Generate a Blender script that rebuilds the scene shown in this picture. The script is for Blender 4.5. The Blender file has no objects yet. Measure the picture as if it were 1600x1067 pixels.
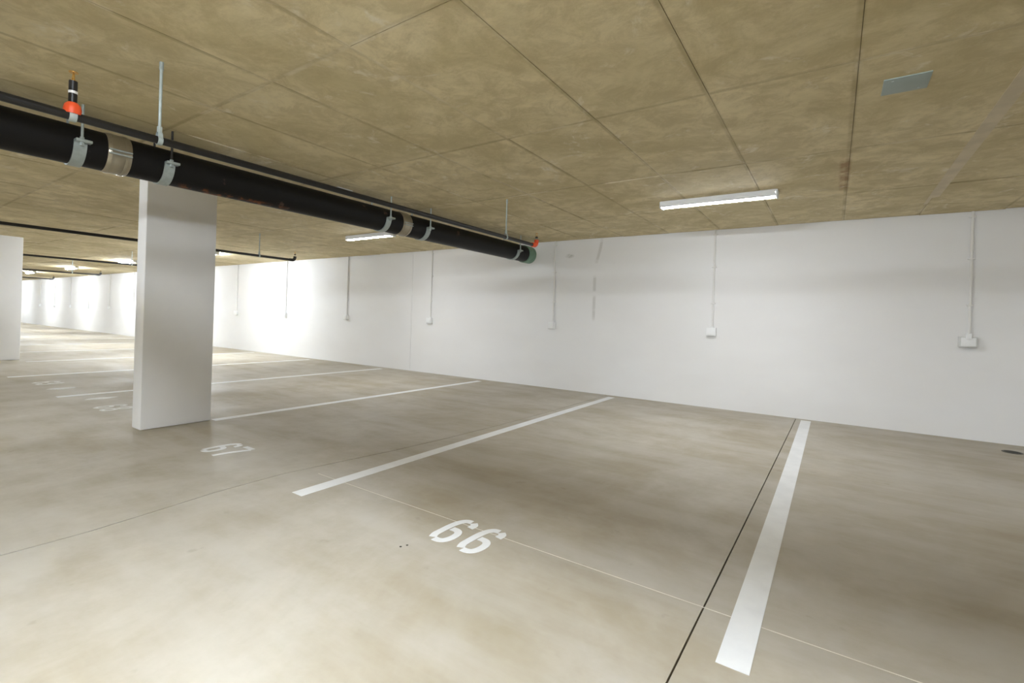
import bpy, bmesh, math, random
from mathutils import Matrix, Vector
random.seed(7)
C = bpy.context.scene.collection
S = bpy.context.scene

# ------------------------------------------------------------------ camera, world, exposure
H, D, CAM_Z = 2.457, 7.0, 1.1426          # ceiling height, back wall distance, lens height
YAW, ROLL, F_PX, CY = 0.594, 0.0319, 743.86, 497.73
cd = bpy.data.cameras.new('camera'); cam = bpy.data.objects.new('camera', cd); C.objects.link(cam)
fw = Vector((-math.sin(YAW), math.cos(YAW), 0)); rt = Vector((math.cos(YAW), math.sin(YAW), 0)); up = Vector((0, 0, 1))
r2 = rt*math.cos(ROLL) + up*math.sin(ROLL); u2 = up*math.cos(ROLL) - rt*math.sin(ROLL)
cam.matrix_world = Matrix(((r2.x, u2.x, -fw.x, 0), (r2.y, u2.y, -fw.y, 0), (r2.z, u2.z, -fw.z, CAM_Z), (0, 0, 0, 1)))
cd.sensor_width = 36; cd.sensor_fit = 'HORIZONTAL'; cd.lens = F_PX/1600*36
cd.shift_y = -(533.5-CY)/1600; cd.clip_start = 0.05; cd.clip_end = 200
S.camera = cam
w = bpy.data.worlds.new('world'); S.world = w; w.use_nodes = True
w.node_tree.nodes['Background'].inputs[0].default_value = (0.02, 0.02, 0.02, 1)
w.node_tree.nodes['Background'].inputs[1].default_value = 0.2
S.view_settings.view_transform = 'Standard'; S.view_settings.look = 'None'
S.view_settings.gamma = 1; S.view_settings.use_curve_mapping = False
S.view_settings.exposure = 1.86
LIT_AISLE, LIT_ROW, LIT_DIM, LIT_FILL, LIT_FAR = 96.0, 76.0, 40.0, 55.0, 23.0
X0, X1, Y0 = -46.0, 14.0, -9.5             # room extents

# ------------------------------------------------------------------ materials
def lin(c): return tuple((v/255/12.92 if v/255 <= .04045 else ((v/255+.055)/1.055)**2.4) for v in c) + (1,)
class NT:
    def __init__(s, name, rough=.6, spec=.3, metal=0):
        s.m = bpy.data.materials.new(name); s.m.use_nodes = True
        s.t = s.m.node_tree; s.b = s.t.nodes['Principled BSDF']
        s.b.inputs['Roughness'].default_value = rough; s.b.inputs['Metallic'].default_value = metal
        s.b.inputs['Specular IOR Level'].default_value = spec
        s.pos = s.t.nodes.new('ShaderNodeNewGeometry').outputs['Position']
    def link(s, a, b): s.t.links.new(a, b)
    def scaled(s, v):
        n = s.t.nodes.new('ShaderNodeVectorMath'); n.operation = 'MULTIPLY'; s.link(s.pos, n.inputs[0]); n.inputs[1].default_value = v
        return n.outputs[0]
    def noise(s, scale, detail=4, rough=.55, vec=None, dist=0):
        n = s.t.nodes.new('ShaderNodeTexNoise'); n.inputs['Scale'].default_value = scale; n.inputs['Detail'].default_value = detail
        n.inputs['Roughness'].default_value = rough; n.inputs['Distortion'].default_value = dist
        s.link(vec or s.pos, n.inputs['Vector']); return n.outputs['Fac']
    def ramp(s, x, a, b, va=0., vb=1.):
        n = s.t.nodes.new('ShaderNodeMapRange'); n.interpolation_type = 'SMOOTHSTEP'
        s.link(x, n.inputs[0]); n.inputs[1].default_value = a; n.inputs[2].default_value = b
        n.inputs[3].default_value = va; n.inputs[4].default_value = vb; return n.outputs[0]
    def math(s, op, a, b=None):
        n = s.t.nodes.new('ShaderNodeMath'); n.operation = op
        for i, v in enumerate((a, b)):
            if v is None: continue
            if isinstance(v, (int, float)): n.inputs[i].default_value = v
            else: s.link(v, n.inputs[i])
        return n.outputs[0]
    def mix(s, f, a, b):
        n = s.t.nodes.new('ShaderNodeMix'); n.data_type = 'RGBA'
        if isinstance(f, (int, float)): n.inputs[0].default_value = f
        else: s.link(f, n.inputs[0])
        for i, v in ((6, a), (7, b)):
            if isinstance(v, tuple): n.inputs[i].default_value = v
            else: s.link(v, n.inputs[i])
        return n.outputs[2]
    def col(s, c):
        if isinstance(c, tuple): s.b.inputs['Base Color'].default_value = c
        else: s.link(c, s.b.inputs['Base Color'])
    def bump(s, h, strength=.2, dist=.01):
        n = s.t.nodes.new('ShaderNodeBump'); n.inputs['Strength'].default_value = strength; n.inputs['Distance'].default_value = dist
        s.link(h, n.inputs['Height']); s.link(n.outputs[0], s.b.inputs['Normal'])
    def xyz(s):
        n = s.t.nodes.new('ShaderNodeSeparateXYZ'); s.link(s.pos, n.inputs[0]); return n.outputs
M = {}
def plain(name, c, rough=.5, spec=.3, metal=0, vary=.0, scale=8):
    n = NT(name, rough, spec, metal)
    if vary:
        dark = tuple(v*(1-vary) for v in lin(c)[:3]) + (1,)
        n.col(n.mix(n.ramp(n.noise(scale), .35, .65), dark, lin(c)))
    else: n.col(lin(c))
    M[name] = n.m
def concrete_floor():
    n = NT('floor_concrete', .55, .28)
    a = n.ramp(n.noise(.55, 6, .68, dist=.6), .36, .64); b = n.ramp(n.noise(3.2, 6, .65), .3, .72); st = n.ramp(n.noise(2.0, 5, .6, n.scaled((.35, 1.6, 1))), .35, .7)
    c = n.mix(a, lin((161, 151, 131)), lin((183, 177, 164)))
    c = n.mix(n.math('MULTIPLY', b, .55), c, lin((152, 141, 118)))
    c = n.mix(n.math('MULTIPLY', st, .5), c, lin((186, 182, 173)))
    spots = n.ramp(n.noise(7, 3, .5), .68, .76); c = n.mix(n.math('MULTIPLY', spots, .22), c, lin((122, 110, 90)))
    n.col(c)
    n.link(n.ramp(n.noise(1.3, 4), .3, .7, .48, .64), n.b.inputs['Roughness'])
    rip = n.noise(5, 3, .5, n.scaled((1.2, .55, 1)), 1.0)
    n.bump(rip, .2, .02); M['floor'] = n.m
def concrete_ceiling():
    n = NT('ceiling_concrete', .75, .2)
    a = n.ramp(n.noise(1.1, 6, .68, dist=.8), .36, .64); b = n.ramp(n.noise(5, 7, .75, dist=.5), .4, .62)
    c = n.mix(a, lin((200, 186, 147)), lin((228, 214, 178)))
    c = n.mix(n.math('MULTIPLY', b, .6), c, lin((184, 168, 130)))
    o = n.t.nodes.new('ShaderNodeObjectInfo')
    c = n.mix(n.ramp(o.outputs['Random'], 0, 1, 0, .22), c, lin((200, 187, 150)))
    # pale laitance scuffs and lime bleeding out of the formwork joints
    sc = n.math('MULTIPLY', n.ramp(n.noise(2.6, 5, .65, n.scaled((1, .8, 1)), 1.5), .57, .68), n.ramp(n.noise(16, 3), .4, .6))
    c = n.mix(n.math('MULTIPLY', sc, .7), c, lin((232, 224, 206)))
    X = n.xyz()
    def seam(v, off, per):
        q = n.math('SUBTRACT', v, off); q = n.math('DIVIDE', q, per); q = n.math('FRACT', q)
        q = n.math('SUBTRACT', q, .5); q = n.math('ABSOLUTE', q); q = n.math('SUBTRACT', .5, q); q = n.math('MULTIPLY', q, per)
        return n.ramp(q, .005, .024, 1, 0)
    sm = n.math('MAXIMUM', seam(X[0], .07, .693), seam(X[1], 6.99, 1.38))
    nz = n.noise(2.3, 4, .6)
    dk = n.math('MULTIPLY', n.math('MAXIMUM', seam(X[0], .062, .693), seam(X[1], 6.982, 1.38)), n.ramp(nz, .40, .62, 1, .35))
    c = n.mix(n.math('MULTIPLY', dk, .46), c, lin((150, 134, 98)))
    sm = n.math('MULTIPLY', sm, n.ramp(nz, .5, .68))
    c = n.mix(n.math('MULTIPLY', sm, .6), c, lin((230, 220, 198)))
    rust = n.math('MULTIPLY', n.ramp(n.math('ABSOLUTE', n.math('SUBTRACT', X[0], .045)), .02, .05, 1, 0),
                  n.ramp(n.math('ABSOLUTE', n.math('SUBTRACT', X[1], 4.95)), .35, .6, 1, 0))
    rust = n.math('MULTIPLY', rust, n.ramp(n.noise(9, 3), .3, .6))
    c = n.mix(n.math('MULTIPLY', rust, .45), c, lin((140, 78, 48)))
    n.col(c); n.bump(n.noise(40, 3), .25, .004); M['ceiling'] = n.m
def painted_wall():
    n = NT('wall_paint', .6, .25)
    a = n.ramp(n.noise(.8, 4, .5, n.scaled((.6, 1, 1.2))), .3, .7)
    c = n.mix(a, lin((232, 231, 230)), lin((238, 238, 238)))
    X = n.xyz()
    sl = n.math('ADD', -3.165, n.math('MULTIPLY', n.ramp(X[2], 1.9, 2.45), .1))
    crack = n.math('MULTIPLY', n.ramp(n.math('ABSOLUTE', n.math('SUBTRACT', X[0], sl)), .012, .035, 1, 0), n.ramp(n.noise(4.3, 2, .5, n.scaled((.2, 1, 1))), .46, .58))
    crack = n.math('MULTIPLY', crack, n.ramp(X[2], 1.1, 1.25))
    c = n.mix(n.math('MULTIPLY', crack, .3), c, lin((150, 146, 134)))
    v = n.t.nodes.new('ShaderNodeVectorMath'); v.operation = 'DISTANCE'; n.link(n.scaled((1, 0, 2.2)), v.inputs[0]); v.inputs[1].default_value = (-3.62, 0, 2.2*2.2)
    sp = n.math('MULTIPLY', n.ramp(v.outputs['Value'], .03, .1, 1, 0), n.ramp(n.noise(14, 3), .35, .6))
    c = n.mix(n.math('MULTIPLY', sp, .55), c, lin((140, 140, 126)))
    n.col(c); n.bump(n.noise(60, 3), .12, .002); M['wall'] = n.m
concrete_floor(); concrete_ceiling(); painted_wall()
plain('column_paint', (238, 237, 236), .55, vary=.03, scale=2)
plain('joint', (92, 84, 70), .9)
plain('line_paint', (230, 231, 231), .55, vary=.06, scale=6)
plain('worn_paint', (226, 226, 222), .6, vary=.12, scale=20)
plain('chalk', (222, 217, 203), .8, vary=.1, scale=10)
plain('cast_iron', (20,19,19), .42, .4, vary=.3, scale=9)
plain('black_steel', (26, 24, 23), .38, .45, vary=.25, scale=12)
plain('galvanised', (176, 186, 184), .45, .5, .25, vary=.12, scale=25)
plain('stainless', (176, 168, 150), .28, .5, .75, vary=.08, scale=20)
plain('dark_rod', (48, 46, 44), .5)
plain('brass', (206, 160, 84), .3, .5, .8)
plain('red_fitting', (226, 84, 42), .45, .4)
plain('dark_red', (150, 42, 36), .5)
plain('green_collar', (118, 150, 130), .5, vary=.15, scale=18)
plain('conduit', (232, 231, 228), .45)
plain('pvc_white', (240, 241, 241), .4, .4)
plain('pvc_grey', (214, 215, 212), .45)
plain('lamp_tray', (236, 237, 238), .45)
plain('plate_grey', (160, 172, 168), .5, vary=.06)
plain('plate_white', (226, 226, 222), .5)
plain('filler', (216, 203, 178), .8, vary=.12, scale=6)
plain('drain_metal', (74, 72, 64), .5, .4, .3)
plain('dark_hole', (58, 55, 48), .9)
def emitter(name, strength, c=(238, 246, 255)):
    n = NT(name, .4); n.col(lin((240, 241, 243))); n.b.inputs['Emission Color'].default_value = lin(c)
    n.b.inputs['Emission Strength'].default_value = strength; M[name] = n.m
emitter('diffuser_aisle', LIT_AISLE); emitter('diffuser_fill', LIT_FILL); emitter('diffuser_aisle_far', LIT_FAR); emitter('diffuser_row', LIT_ROW); emitter('diffuser_dim', LIT_DIM, (246, 250, 255))
def iron_rust():
    n = NT('iron_rusty', .5, .25)
    X = n.xyz()
    low = n.ramp(X[2], 2.094, 2.112, 1, 0); ymask = n.math('MULTIPLY', n.ramp(X[1], 1.5, 1.7), n.ramp(X[1], 2.3, 2.6, 1, 0))
    r = n.math('MULTIPLY', n.math('MULTIPLY', low, ymask), n.ramp(n.noise(12, 4), .5, .62))
    sc = n.math('MULTIPLY', n.ramp(n.noise(5.5, 3), .68, .75), .5)
    c = n.mix(r, lin((18, 17, 17)), lin((120, 70, 38))); c = n.mix(sc, c, lin((110, 84, 74)))
    n.col(c); M['iron_rusty'] = n.m
iron_rust()

# ------------------------------------------------------------------ mesh helpers
def bm_box(bm, x0, x1, y0, y1, z0, z1, bevel=0, seg=2):
    v = [bm.verts.new((x, y, z)) for z in (z0, z1) for y in (y0, y1) for x in (x0, x1)]
    fs = [bm.faces.new([v[i] for i in q]) for q in ((0, 2, 3, 1), (4, 5, 7, 6), (0, 1, 5, 4), (2, 6, 7, 3), (0, 4, 6, 2), (1, 3, 7, 5))]
    if bevel:
        es = list({e for f in fs for e in f.edges})
        bmesh.ops.bevel(bm, geom=es, offset=bevel, segments=seg, affect='EDGES', profile=.5)
def bm_tube(bm, pts, r, n=20, caps=True, r_list=None):
    rings = []
    pts = [Vector(p) for p in pts]
    nrm = None
    for i, p in enumerate(pts):
        d = (pts[min(i+1, len(pts)-1)] - pts[max(i-1, 0)]).normalized()
        if nrm is None: nrm = d.orthogonal().normalized()
        nrm = (nrm - d*nrm.dot(d)).normalized(); b = d.cross(nrm)
        rr = r_list[i] if r_list else r
        rings.append([bm.verts.new(p + (nrm*math.cos(2*math.pi*k/n) + b*math.sin(2*math.pi*k/n))*rr) for k in range(n)])
    for a, b in zip(rings, rings[1:]):
        for k in range(n): bm.faces.new((a[k], a[(k+1) % n], b[(k+1) % n], b[k]))
    if caps:
        bm.faces.new(rings[0][::-1]); bm.faces.new(rings[-1])
def bm_arc_strap(bm, cx, cz, ri, ro, a0, a1, y0, y1, n=16):
    # band bent round an axis along y, between angles a0..a1 in the xz plane
    L = []
    for i in range(n+1):
        a = a0 + (a1-a0)*i/n
        L.append([bm.verts.new((cx+rr*math.cos(a), y, cz+rr*math.sin(a))) for rr, y in ((ri, y0), (ro, y0), (ro, y1), (ri, y1))])
    for a, b in zip(L, L[1:]):
        for k in range(4): bm.faces.new((a[k], a[(k+1) % 4], b[(k+1) % 4], b[k]))
    bm.faces.new(L[0]); bm.faces.new(L[-1][::-1])
def finish(name, bm, mat, parent=None, smooth=False):
    bmesh.ops.recalc_face_normals(bm, faces=bm.faces)
    me = bpy.data.meshes.new(name); bm.to_mesh(me); bm.free()
    me.materials.append(M[mat] if isinstance(mat, str) else mat)
    if smooth:
        me.polygons.foreach_set('use_smooth', [True]*len(me.polygons))
        me.set_sharp_from_angle(angle=math.radians(38))
    o = bpy.data.objects.new(name, me); C.objects.link(o)
    if parent: o.parent = parent
    return o
def box(name, mat, b, parent=None, bevel=0):
    bm = bmesh.new(); bm_box(bm, *b, bevel=bevel); return finish(name, bm, mat, parent, bevel > 0)
def tube(name, mat, pts, r, parent=None, n=20, r_list=None):
    bm = bmesh.new(); bm_tube(bm, pts, r, n, True, r_list); return finish(name, bm, mat, parent, True)
def thing(name, label, cat, loc=(0, 0, 0), group=None):
    o = bpy.data.objects.new(name, None); C.objects.link(o); o.location = loc; o.empty_display_size = .1
    return tag(o, label, cat, group)
def tag(o, label, cat, group=None):
    o['label'] = label; o['category'] = cat
    if group: o['group'] = group
    return o
def struct(o, label=None):
    o['kind'] = 'structure'
    if label: o['label'] = label
    return o
def copy_tree(o, loc=None, parent=None):
    c = o.copy(); C.objects.link(c)
    if parent: c.parent = parent
    if loc: c.location = loc
    for ch in list(o.children): copy_tree(ch, None, c)
    return c

# ------------------------------------------------------------------ structure: floor slabs
floor = struct(box('floor', 'joint', (X0, X1, Y0, D+.2, -.25, -.012)), 'pale trowelled concrete garage floor with dark joints')
def slab(left, right):
    """slab panel between two joint polylines (lists of (x, y) with rising y)"""
    bm = bmesh.new()
    ring = [(x, y) for x, y in left] + [(x, y) for x, y in right[::-1]]
    t = [bm.verts.new((x, y, 0)) for x, y in ring]; b = [bm.verts.new((x, y, -.014)) for x, y in ring]
    bm.faces.new(t); bm.faces.new(b[::-1]); n = len(ring)
    for i in range(n): bm.faces.new((t[i], b[i], b[(i+1) % n], t[(i+1) % n]))
    finish('slab_panel', bm, 'floor', floor)
jl = [(-3.09, Y0), (-3.09, .3), (-3.085, .8), (-3.12, 1.1), (-3.17, 1.45), (-3.18, 1.9), (-3.12, 2.3), (-3.04, 2.8), (-2.98, 3.4), (-2.93, 4.2), (-2.9, 5.2), (-2.88, D)]
jr = [(-.41, Y0), (-.41, 1.5), (-.385, 4.2), (-.36, D)]
g = .0035
off = lambda pl, d: [(x+d, y) for x, y in pl]
straight = lambda x: [(x, Y0), (x, D)]
slab(straight(X0), straight(-14.2-g)); slab(straight(-14.2+g), off(jl, -g*1.7)); slab(off(jl, g*1.7), off(jr, -g)); slab(off(jr, g), straight(X1))

# ceiling with formwork panel marks
plain('ceiling_joint', (138, 124, 94), .9)
ceil = struct(box('ceiling', 'ceiling_joint', (X0, X1, Y0, D+.2, H+.004, H+.3)), 'bare brown concrete soffit with rectangular formwork panel marks')
PX, PY = .693, 1.38
bm = bmesh.new(); bm_box(bm, .0015, PX-.0015, .0015, PY-.0015, 0, .02)
proto = finish('ceiling_panel', bm, 'ceiling', ceil)
cells = []
kx0, kx1 = math.floor((X0-.07)/PX), math.ceil((X1-.07)/PX)
for i in range(kx0, kx1):
    for j in range(12):
        x, y = .07+PX*i, 6.99-PY*(j+1)
        if y < Y0-PY: continue
        d = Vector((x+PX/2, y+PY/2, H-CAM_Z)); dep = d.dot(fw)
        vis = 0
        if dep > .4:
            u, v = 800+F_PX*d.dot(r2)/dep, CY-F_PX*d.dot(u2)/dep
            if -250 < u < 1850 and v > -250: vis = 1/dep**3
        cells.append((vis, x, y))
cells.sort(reverse=True)
rest = bmesh.new()
for k, (vis, x, y) in enumerate(cells):
    dz = random.uniform(-.004, .002)
    if k < 300 and vis > 0:
        o = proto if k == 0 else proto.copy()
        if k: C.objects.link(o)
        o.location = (x, y, H+dz); o.rotation_euler = (random.uniform(-.0015, .0015), random.uniform(-.002, .002), 0)
    else:
        bm_box(rest, max(x+.004, X0), min(x+PX-.004, X1), max(y+.004, Y0), y+PY-.004, H+dz, H+.02)
st = finish('ceiling_panel_field', rest, 'ceiling', ceil); st['kind'] = 'stuff'
fs = box('filler_strip', 'filler', (.735, .815, 2.9, 6.42, H-.004, H+.005), ceil); fs['label'] = 'wide pale grout strip along a ceiling joint'

# walls
wb = struct(box('wall_back', 'joint', (X0, X1, D+.012, D+.25, -.02, H+.1)), 'long white painted wall behind the parking bays')
for a, b in ((X0, -12.47), (-12.47, -7.24), (-7.24, X1)):
    box('wall_panel', 'wall', (a+.003, b-.003, D, D+.02, -.005, H+.004), wb)
struct(box('wall_left', 'wall', (X0-.2, X0, Y0, D+.2, -.02, H+.1)))
struct(box('wall_right', 'wall', (X1, X1+.2, Y0, D+.2, -.02, H+.1)))
struct(box('wall_front', 'wall', (X0, X1, Y0-.2, Y0, -.02, H+.1)))

# ------------------------------------------------------------------ columns
def column(x, y0, y1, label):
    c = box('column', 'column_paint', (-.1, .1, y0, y1, 0, H+.004), bevel=.012); c.location = (x, 0, 0)
    tag(c, label, 'column', 'white painted columns')
column(-5.37, 1.735, 2.34, 'near white rectangular concrete column under the black pipe')
column(-13.63, 1.735, 2.41, 'far white column at the left edge of the picture')

# ------------------------------------------------------------------ luminaires
def lamp(mat, wrap):
    """batten: tray against the ceiling, white body, rounded diffuser below; wrap = how far the diffuser climbs the sides"""
    t = thing('batten_light', '', 'light')
    box('mounting_tray', 'lamp_tray', (-.55, .55, -.056, .056, -.024, .0), t, .004)
    prof = []
    for k in range(17):
        a = math.pi*k/16; prof.append((-.055*math.cos(a), -.022-.052*math.sin(a)**.6))
    def shell(name, idx, m, closed):
        bm = bmesh.new()
        P = [prof[i] for i in idx]
        A = [bm.verts.new((-.54, y, z)) for y, z in P]; B = [bm.verts.new((.54, y, z)) for y, z in P]
        for i in range(len(P)-1): bm.faces.new((A[i], A[i+1], B[i+1], B[i]))
        bm.faces.new((A[0], B[0], B[-1], A[-1])); bm.faces.new(A); bm.faces.new(B[::-1])
        return finish(name, bm, m, t, True)
    if wrap: shell('diffuser', range(17), mat, True)
    else:
        shell('diffuser', range(4, 13), mat, True)
        shell('side_cover', range(0, 5), 'lamp_tray', True); shell('side_cover', range(12, 17), 'lamp_tray', True)
    for s in (-1, 1): box('end_cap', 'lamp_tray', (min(s*.54, s*.56), max(s*.54, s*.56), -.057, .057, -.076, -.001), t, .008)
    box('sensor_bump', 'lamp_tray', (-.03, .07, -.060, -.05, -.018, -.002), t, .003)
    return t
def place(proto, used, loc, label, group):
    o = proto if not used else copy_tree(proto)
    o.location = loc; o['label'] = label; o['group'] = group; return True
dim, row, aisle, fill_lamp = lamp('diffuser_dim', False), lamp('diffuser_row', True), lamp('diffuser_aisle', True), lamp('diffuser_fill', True)
aisle_far = lamp('diffuser_aisle_far', True)
GW = 'batten lights along the back wall'
place(dim, False, (-1.03, 5.18, H-.001), 'white batten light on ceiling in front of the long white wall, nearest one', GW)
place(dim, True, (-6.35, 5.15, H-.001), 'white batten light on ceiling just below the black drain pipe', GW)
place(dim, True, (4.29, 5.18, H-.001), 'added unseen batten light right of the picture, brightening the right of the wall', GW)  # unseen lamp added to lift the wall towards the right
u = False
for x, l in ((-12.2, 'lit batten light half hidden behind the near white column'),
             (-17.0, 'glowing batten light just left of the near white column'),
             (-22.2, 'glowing batten light in the middle of the far row'),
             (-27.7, 'glowing batten light beside the far column, third of the far row'),
             (-33.0, 'glowing batten light at the far end of the row'),
             (-38.3, 'glowing batten light last before the far end wall')):
    u = place(row, u, (x, 5.18, H-.001), l, GW)
GA = 'batten lights over the driving aisle'
AL = 'lit batten light over the driving aisle, '
place(aisle, False, (-1.03, -.17, H-.001), AL + 'nearest the camera', GA)
u = False
for x, l in ((4.29, 'added right of the camera for fill'), (-6.35, 'level with the near column'), (-11.67, 'before the far column'), (-17.0, 'just beyond the far column'), (-22.3, 'second beyond the far column'),  # first one added to brighten the column face and right wall
             (-27.6, 'third beyond the far column'), (-33.0, 'last in the aisle')):
    u = place(aisle_far, u, (x, -.17, H-.001), AL + l, GA)
GF = 'unseen batten lights added as fill'; u = False  # unseen battens added as fill for the wall, column and bay floor
for x, l in ((-2.4, 'behind the camera'), (2.9, 'behind the camera to the right'), (-7.7, 'level with the near column'), (-13.0, 'level with the far column')):
    u = place(fill_lamp, u, (x, -4.2, H-.001), 'added fill light on the opposite side, ' + l, GF)

# ------------------------------------------------------------------ drain pipe and clamps
PXC, PZC, PR = -4.28, 2.219, .131
dp = thing('drain_pipe', 'thick black cast iron drain pipe hanging under the ceiling', 'pipe', (PXC, 0, PZC))
def seg(a, b): tube('pipe_length', 'iron_rusty', [(0, a, 0), (0, b, 0)], PR, dp, 40)
seg(.62, 1.205); tube('riser_bend', 'iron_rusty', [(0, .625, 0), (0, .58, 0), (0, .52, .012), (0, .465, .05), (0, .43, .11), (0, .42, .17), (0, .42, H-PZC-.004)], PR, dp, 32); seg(1.207, 3.915); seg(3.917, 6.79)
def band(a, b, mat, name, r=.006, bolts=True):
    o = tube(name, mat, [(0, a, 0), (0, a+.006, 0), (0, b-.006, 0), (0, b, 0)], 0, dp, 40, [PR+.002, PR+r, PR+r, PR+.002])
    if bolts:
        for yy in (a+.03, b-.03):
            bm = bmesh.new(); bm_arc_strap(bm, 0, 0, PR+.004, PR+.0095, 0, 2*math.pi-.001, yy-.008, yy+.008, 32); finish('band_strap', bm, 'stainless', o, True)
        bm = bmesh.new(); bm_box(bm, PR+.004, PR+.02, a+.004, b-.004, -.004, .006, .002); bm_box(bm, PR+.004, PR+.02, a+.004, b-.004, -.03, -.02, .002); finish('band_bolt', bm, 'galvanised', o)
    return o
band(1.137, 1.273, 'stainless', 'coupling_band')['label'] = 'shiny stainless coupling sleeve'
band(3.845, 3.985, 'stainless', 'coupling_band')['label'] = 'shiny stainless coupling sleeve'
band(6.60, 6.80, 'green_collar', 'end_collar', .012, False)['label'] = 'pale green collar at the pipe end'
CLAMPS = ((.99, 'galvanised', 'clamp with rod on the drain pipe by the orange sprinkler outlet'), (1.5, 'dark_rod', 'clamp with dark rod on the drain pipe above the near column'),
          (3.62, 'galvanised', 'clamp left of the small coupling sleeve at the middle of the drain pipe'), (4.25, 'galvanised', 'clamp right of the small coupling sleeve at the middle of the drain pipe'),
          (6.27, 'galvanised', 'clamp beside the green collar at the end of the drain pipe'))
for y, rodmat, lab in CLAMPS:
    t = thing('pipe_clamp', 'galvanised two-piece ' + lab, 'pipe clamp', (PXC, y, PZC), 'drain pipe clamps')
    ri, ro, hw = PR+.001, PR+.010, .034
    for nm, a0, a1 in (('saddle_strap', math.pi-.03, 2*math.pi+.03),):
        bm = bmesh.new(); bm_arc_strap(bm, 0, 0, ri, ro, a0, a1, -hw, hw, 20); finish(nm, bm, 'galvanised', t, True)
    for s in (-1, 1):
        ear = box('ear', 'galvanised', (min(s*(PR+.002), s*(PR+.055)), max(s*(PR+.002), s*(PR+.055)), -hw, .05, -.009, .009), t, .003)
        tube('nut', 'galvanised', [(s*(PR+.032), 0, -.03), (s*(PR+.032), 0, .024)], .013, ear, 6)
        tube('rod', rodmat, [(s*(PR+.032), 0, -.02), (s*(PR+.032), 0, H-PZC+.004)], .008, t, 10)

# ------------------------------------------------------------------ sprinkler lines
SPZ, SPR = 2.037, .0205
def sprinkler_line(x, label, detail, dz=0):
    t = thing('sprinkler_pipe', label, 'pipe', (x, 0, SPZ+dz), 'sprinkler branch lines')
    yE = 4.95
    bend = [(0, yE-.05+.05*math.sin(a), .05-.05*math.cos(a)) for a in [math.pi/2*k/8 for k in range(9)]]
    tube('branch_pipe', 'black_steel', [(0, .31, 0), (0, yE-.09, 0)], SPR, t, 20)
    el = tube('elbow', 'red_fitting' if detail else 'black_steel', [(0, yE-.1, 0)] + bend + [(0, yE, .07)], SPR+.006, t, 18)
    if detail: el['label'] = 'red elbow at the pipe end'
    for y in (.688, yE):
        z0 = .02 if y < 1 else .06
        if y < 1:
            f = tube('outlet_fitting', 'red_fitting', [(0, y, .008), (0, y, .03), (0, y, .05), (0, y, .062)], 0, t, 18, [.032, .034, .03, .02])
            f['label'] = 'orange outlet fitting'
            bm = bmesh.new(); bm_arc_strap(bm, 0, 0, SPR+.001, SPR+.006, 0, 2*math.pi-.001, y-.014, y+.014, 24); finish('outlet_strap', bm, 'galvanised', t, True)
        np_ = tube('nipple', 'black_steel', [(0, y, z0+.03), (0, y, .165 if y < 1 else .11)], .0165, t, 16)
        zt = .155 if y < 1 else .10
        if y < 1:
            tube('nipple_ring', 'conduit', [(0, y, .105), (0, y, .117)], .0178, np_, 16)
        hd = tube('sprinkler_head', 'brass', [(0, y, zt), (0, y, zt+.012), (0, y, zt+.014), (0, y, zt+.022)], 0, t, 12, [.014, .014, .009, .006])
        for s in (-1, 1):
            tube('frame_arm', 'brass', [(s*.006, y, zt+.014), (s*.014, y, zt+.026), (s*.010, y, zt+.04), (0, y, zt+.05)], .0025, hd, 8)
        tube('deflector', 'brass', [(0, y, zt+.05), (0, y, zt+.053)], .018, hd, 16)
    return t
LX = (-3.02, -8.15, -13.86, -18.4, -23.3, 2.05); LZ = (0, .04, .10, .03, 0, 0)
sprinkler_line(LX[0], 'thin black sprinkler pipe running just above the thick drain pipe', True)
sprinkler_line(LX[1], 'thin black sprinkler pipe ending in an upturned elbow right of the near column', False, LZ[1])
for x, l in ((LX[2], 'first thin black sprinkler pipe beyond the far column'), (LX[3], 'second thin black sprinkler pipe beyond the far column'), (LX[4], 'farthest thin black sprinkler pipe under the glowing lights'), (LX[5], 'thin black sprinkler pipe overhead right of the camera')):
    sprinkler_line(x, l, False, LZ[LX.index(x)])
def hanger(x, y, label):
    dz = LZ[LX.index(x)]; t = thing('pipe_hanger', label, 'pipe hanger', (x, y, SPZ+dz), 'sprinkler pipe hangers')
    tube('rod', 'galvanised', [(0, 0, .055), (0, 0, H-SPZ-dz+.004)], .0075, t, 10)
    bm = bmesh.new(); n = 28; L = []
    for i in range(n):                                                 # pear shaped loop
        a = 2*math.pi*i/n; r = SPR+.001 + .02*max(0, math.sin(a))**3
        L.append([bm.verts.new((rr*math.cos(a)*(1 if math.sin(a) < .3 else .8), yy, rr*math.sin(a))) for rr, yy in ((r, -.011), (r+.004, -.011), (r+.004, .011), (r, .011))])
    for i in range(n):
        for k in range(4): bm.faces.new((L[i][k], L[i][(k+1) % 4], L[(i+1) % n][(k+1) % 4], L[(i+1) % n][k]))
    finish('pear_loop', bm, 'galvanised', t, True)
    tube('nut', 'galvanised', [(0, 0, .04), (0, 0, .072)], .013, t, 6)
    tube('ceiling_anchor', 'galvanised', [(0, 0, H-SPZ-dz-.045), (0, 0, H-SPZ-dz+.003)], .0105, t, 10)
hanger(LX[0], 1.04, 'tall thin rod hanger holding the near sprinkler pipe above the column')
hanger(LX[0], 4.30, 'thin rod hanger near the red elbow end of the near sprinkler pipe')
for i, n in ((1, 'upturned sprinkler pipe'), (2, 'first pipe beyond the far column'), (3, 'second pipe beyond the far column')):
    hanger(LX[i], 4.30, 'thin rod hanger near the end of the ' + n); hanger(LX[i], 1.04, 'thin rod hanger at the aisle edge of the ' + n)
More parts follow.
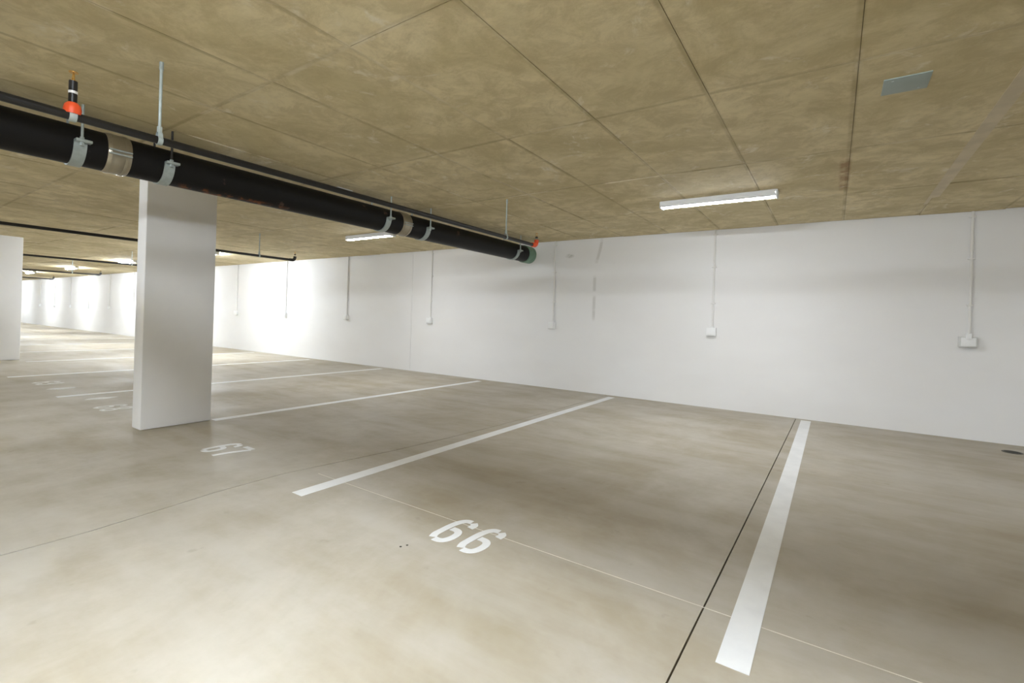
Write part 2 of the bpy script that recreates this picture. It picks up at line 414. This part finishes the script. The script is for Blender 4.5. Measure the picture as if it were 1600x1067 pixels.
# unseen main over the aisle, added to shade a strip of floor; feeds branches
mp = thing('added_shadow_main', 'black sprinkler main pipe added unseen over the aisle to shade the bays', 'pipe', (0, .18, SPZ+.10))
tube('pipe_run', 'black_steel', [(-40, 0, 0), (X1, 0, 0)], .052, mp, 24)
for x, dz in zip(LX, LZ): tube('branch_tee', 'black_steel', [(x, 0, -.02), (x, .01, (-.098+dz)*.7-.006), (x, .03, -.10+dz), (x, .128, -.10+dz)], .03, mp, 16)
for x in range(-36, 14, 4):
    tube('hanger_rod', 'galvanised', [(x+.5, 0, .05), (x+.5, 0, H-SPZ-.097)], .008, mp, 8)

# ------------------------------------------------------------------ wall outlets with conduits
def outlet(x, ztop, label, big=False):
    t = thing('wall_outlet', label, 'outlet', (x, D, .99), 'wall outlets below conduits')
    tube('conduit', 'conduit', [(0, -.016, .11), (0, -.016, H-.99+.003)], .0125, t, 14)
    for z in (.45, .95, 1.4): box('saddle_clip', 'conduit', (-.028, .028, -.03, .001, z-.008, z+.008), t, .003)
    s = .062 if not big else .075
    bx = box('junction_box', 'pvc_white' if not big else 'pvc_grey', (-s-.012, s-.012, -.06, .001, 0, .115), t, .008)
    box('face_plate', 'pvc_white', (-s+.002, s-.026, -.066, -.058, .012, .103), bx, .003)
    tube('conduit_adaptor', 'pvc_white', [(0, -.016, .10), (0, -.016, .135)], .018, t, 14)
    if big:
        box('switch_block', 'pvc_white', (-.035, .01, -.085, -.05, .085, .15), t, .006)
place_words = [(1.21, 'nearest the right edge of the picture', True), (-1.38, 'under the nearest batten light', False), (-3.89, 'just right of the drain pipe end', False),
               (-6.69, 'just right of the thin vertical wall joint', False), (-9.33, 'left of the thin wall joint', False),
               (-11.84, 'under the upturned sprinkler pipe end', False), (-14.38, 'closest to the right side of the near column', False)]
for x, l, b in place_words: outlet(x, H, 'white outlet box and conduit on wall, ' + l, b)
for k, x in enumerate((-19.6, -22.2, -24.8, -27.4, -30.0, -32.6, -35.2)):
    outlet(x, H, 'tiny outlet on the bright far wall, number %s from the near column' % ('one', 'two', 'three', 'four', 'five', 'six', 'seven')[k])

# ------------------------------------------------------------------ floor markings
LG = 'white bay lines on the floor'
def bay_line(x, y0, y1, label, wd=.052):
    o = box('bay_line', 'line_paint', (-wd, wd, y0, y1, -.001, .0018)); o.location = (x, 0, 0); tag(o, label, 'bay line', LG)
bay_line(-.25, 1.745, 6.9, 'wide white bay line at lower right, beside the dark straight floor joint')
bay_line(-2.755, 1.735, 6.84, 'white bay line between the numbers 66 and 67')
bay_line(-5.26, 2.36, 6.8, 'white bay line starting at the right foot of the near column')
bay_line(-7.88, 1.735, 6.8, 'white bay line seen on both sides behind the near column')
bay_line(-10.45, 1.735, 6.8, 'thin distant white bay line, second beyond the near column')
bay_line(-13.0, 2.4, 6.8, 'thin distant white bay line by the far column')
bay_line(-15.6, 1.735, 6.8, 'thin distant white bay line, first beyond the far column')
bay_line(-18.2, 1.735, 6.8, 'thin distant white bay line, second beyond the far column')
bay_line(-20.8, 1.735, 6.8, 'thin distant white bay line, third beyond the far column')
bay_line(2.25, 1.735, 6.9, 'white bay line right of the picture, beyond the floor drain')
def spline(P, n=7):
    out = []; Q = [P[0]] + P + [P[-1]]
    for i in range(1, len(Q)-2):
        for k in range(n):
            t = k/n; a, b, c, d = [Vector(q) for q in Q[i-1:i+3]]
            out.append(.5*((2*b) + (c-a)*t + (2*a-5*b+4*c-d)*t*t + (3*b-a-3*c+d)*t**3))
    out.append(Vector(P[-1])); return out
STROKES = {
    '6': [[(.088, .284), (.055, .278), (.032, .24), (.022, .18), (.020, .10), (.021, .062), (.033, .027)],
          [(.050, .0185), (.080, .018), (.106, .034), (.120, .075), (.117, .125), (.094, .154), (.050, .160)],
          [(.104, .280), (.122, .262), (.124, .236), (.122, .222)]],
    '7': [[(.004, .278), (.126, .278)], [(.128, .262), (.10, .19), (.072, .10), (.058, .0)]],
    '8': [[(.064, .284), (.032, .27), (.024, .225), (.04, .175), (.062, .158)], [(.078, .284), (.112, .27), (.118, .225), (.104, .175), (.08, .158)],
          [(.062, .142), (.03, .12), (.018, .075), (.034, .03), (.064, .016)], [(.08, .142), (.112, .12), (.124, .075), (.11, .03), (.08, .016)]],
    '9': [[(.05, .016), (.085, .022), (.108, .06), (.120, .12), (.120, .2), (.114, .245), (.104, .266)],
          [(.09, .28), (.06, .282), (.034, .266), (.020, .225), (.024, .175), (.048, .145), (.074, .140)], [(.036, .02), (.018, .04), (.016, .064), (.018, .078)]]}
def digit(ch, ox, parent, mat='line_paint', sc=1.0):
    bm = bmesh.new(); hw = .0205
    for P in STROKES[ch]:
        pts = spline(P) if len(P) > 2 else [Vector(q) for q in P]
        T = []
        for i, q in enumerate(pts):
            d = (pts[min(i+1, len(pts)-1)] - pts[max(i-1, 0)]).normalized(); nn = Vector((-d.y, d.x))*hw
            T.append([bm.verts.new(((v.x*sc+ox), v.y*sc, z)) for v, z in ((q-nn, -.001), (q+nn, -.001), (q+nn, .0016), (q-nn, .0016))])
        for a, b in zip(T, T[1:]):
            for k in range(4): bm.faces.new((a[k], a[(k+1) % 4], b[(k+1) % 4], b[k]))
        bm.faces.new(T[0]); bm.faces.new(T[-1][::-1])
    finish('digit', bm, mat, parent)
def number(txt, x, y, label, mat='line_paint', pitch=.188):
    t = thing('bay_number', label, 'number', (x, y, 0), 'stencilled bay numbers')
    for i, c in enumerate(txt): digit(c, i*pitch, t, mat)
number('66', -1.725, 1.808, 'white stencilled number 66 on the floor of the nearest bay')
number('67', -4.235, 1.79, 'white stencilled number 67 on the floor near the column')
number('68', -6.85, 1.80, 'white stencilled number 68 on the floor left of the near column', 'worn_paint', .2)
number('69', -9.55, 1.82, 'faint white number 69 on the floor farthest to the left', 'worn_paint', .2)
for x, y, l in ((-7.45, 2.05, 'worn white paint patch on floor beside number 68'), (-8.66, 1.96, 'worn white paint patch on floor between number 69 and the bay line')):
    bm = bmesh.new(); pts = []
    for i in range(18):
        a = 2*math.pi*i/18; rr = 1+random.uniform(-.18, .18); pts.append((.075*rr*math.cos(a), .14*rr*math.sin(a)))
    t = [bm.verts.new((a, b, .0014)) for a, b in pts]; q = [bm.verts.new((a, b, -.001)) for a, b in pts]
    bm.faces.new(t); bm.faces.new(q[::-1])
    for i in range(18): bm.faces.new((t[i], q[i], q[(i+1) % 18], t[(i+1) % 18]))
    o = finish('paint_patch', bm, 'worn_paint'); o.location = (x, y, 0); tag(o, l, 'paint mark', 'worn paint patches')
cl = box('chalk_line', 'chalk', (-3.0, 1.6, 2.048, 2.0518, -.001, .0012)); tag(cl, 'hairline pale chalk line crossing the floor by number 66', 'chalk line')
for k, (x, y) in enumerate(((-1.741, 1.66), (-1.727, 1.69))):
    o = tube('fixing_hole', 'dark_hole', [(0, 0, -.001), (0, 0, .001)], .006, None, 12); o.location = (x, y, 0)
    tag(o, ('tiny dark fixing spot in the floor left of number 66, nearer the camera', 'tiny dark fixing spot in the floor left of number 66, nearer the wall')[k], 'spot', 'pair of tiny floor spots')

# floor drain
fd = thing('floor_drain', 'small round dark drain grate in the floor near the wall', 'drain', (1.47, 6.57, 0))
bm = bmesh.new(); n = 28; L = []
for i in range(n):
    a = 2*math.pi*i/n; L.append([bm.verts.new((r*math.cos(a), r*math.sin(a), z)) for r, z in ((.062, -.004), (.075, -.004), (.075, .003), (.062, .003))])
for i in range(n):
    for k in range(4): bm.faces.new((L[i][k], L[i][(k+1) % 4], L[(i+1) % n][(k+1) % 4], L[(i+1) % n][k]))
finish('rim', bm, 'drain_metal', fd, True)
tube('sump', 'dark_hole', [(0, 0, -.004), (0, 0, .0006)], .062, fd, 28)
for k in range(-2, 3):
    hl = math.sqrt(.061**2-(k*.022)**2); box('grate_bar', 'drain_metal', (-hl, hl, k*.022-.004, k*.022+.004, -.002, .0025), fd)

# ceiling cover plates
def cover(x, y, sx, sy, mat, label):
    t = thing('cover_plate', label, 'cover plate', (x, y, H))
    box('plate', mat, (-sx, sx, -sy, sy, -.008, .003), t, .002)
    for a in (-1, 1): tube('screw', 'galvanised', [(a*sx*.6, a*sy*.7, -.011), (a*sx*.6, a*sy*.7, -.007)], .006, t, 10)
cover(.283, 3.235, .098, .1, 'plate_grey', 'grey square cover plate on the ceiling at upper right')
cover(-4.36, 3.16, .055, .09, 'plate_white', 'small white cover plate on the ceiling behind the sprinkler pipe')
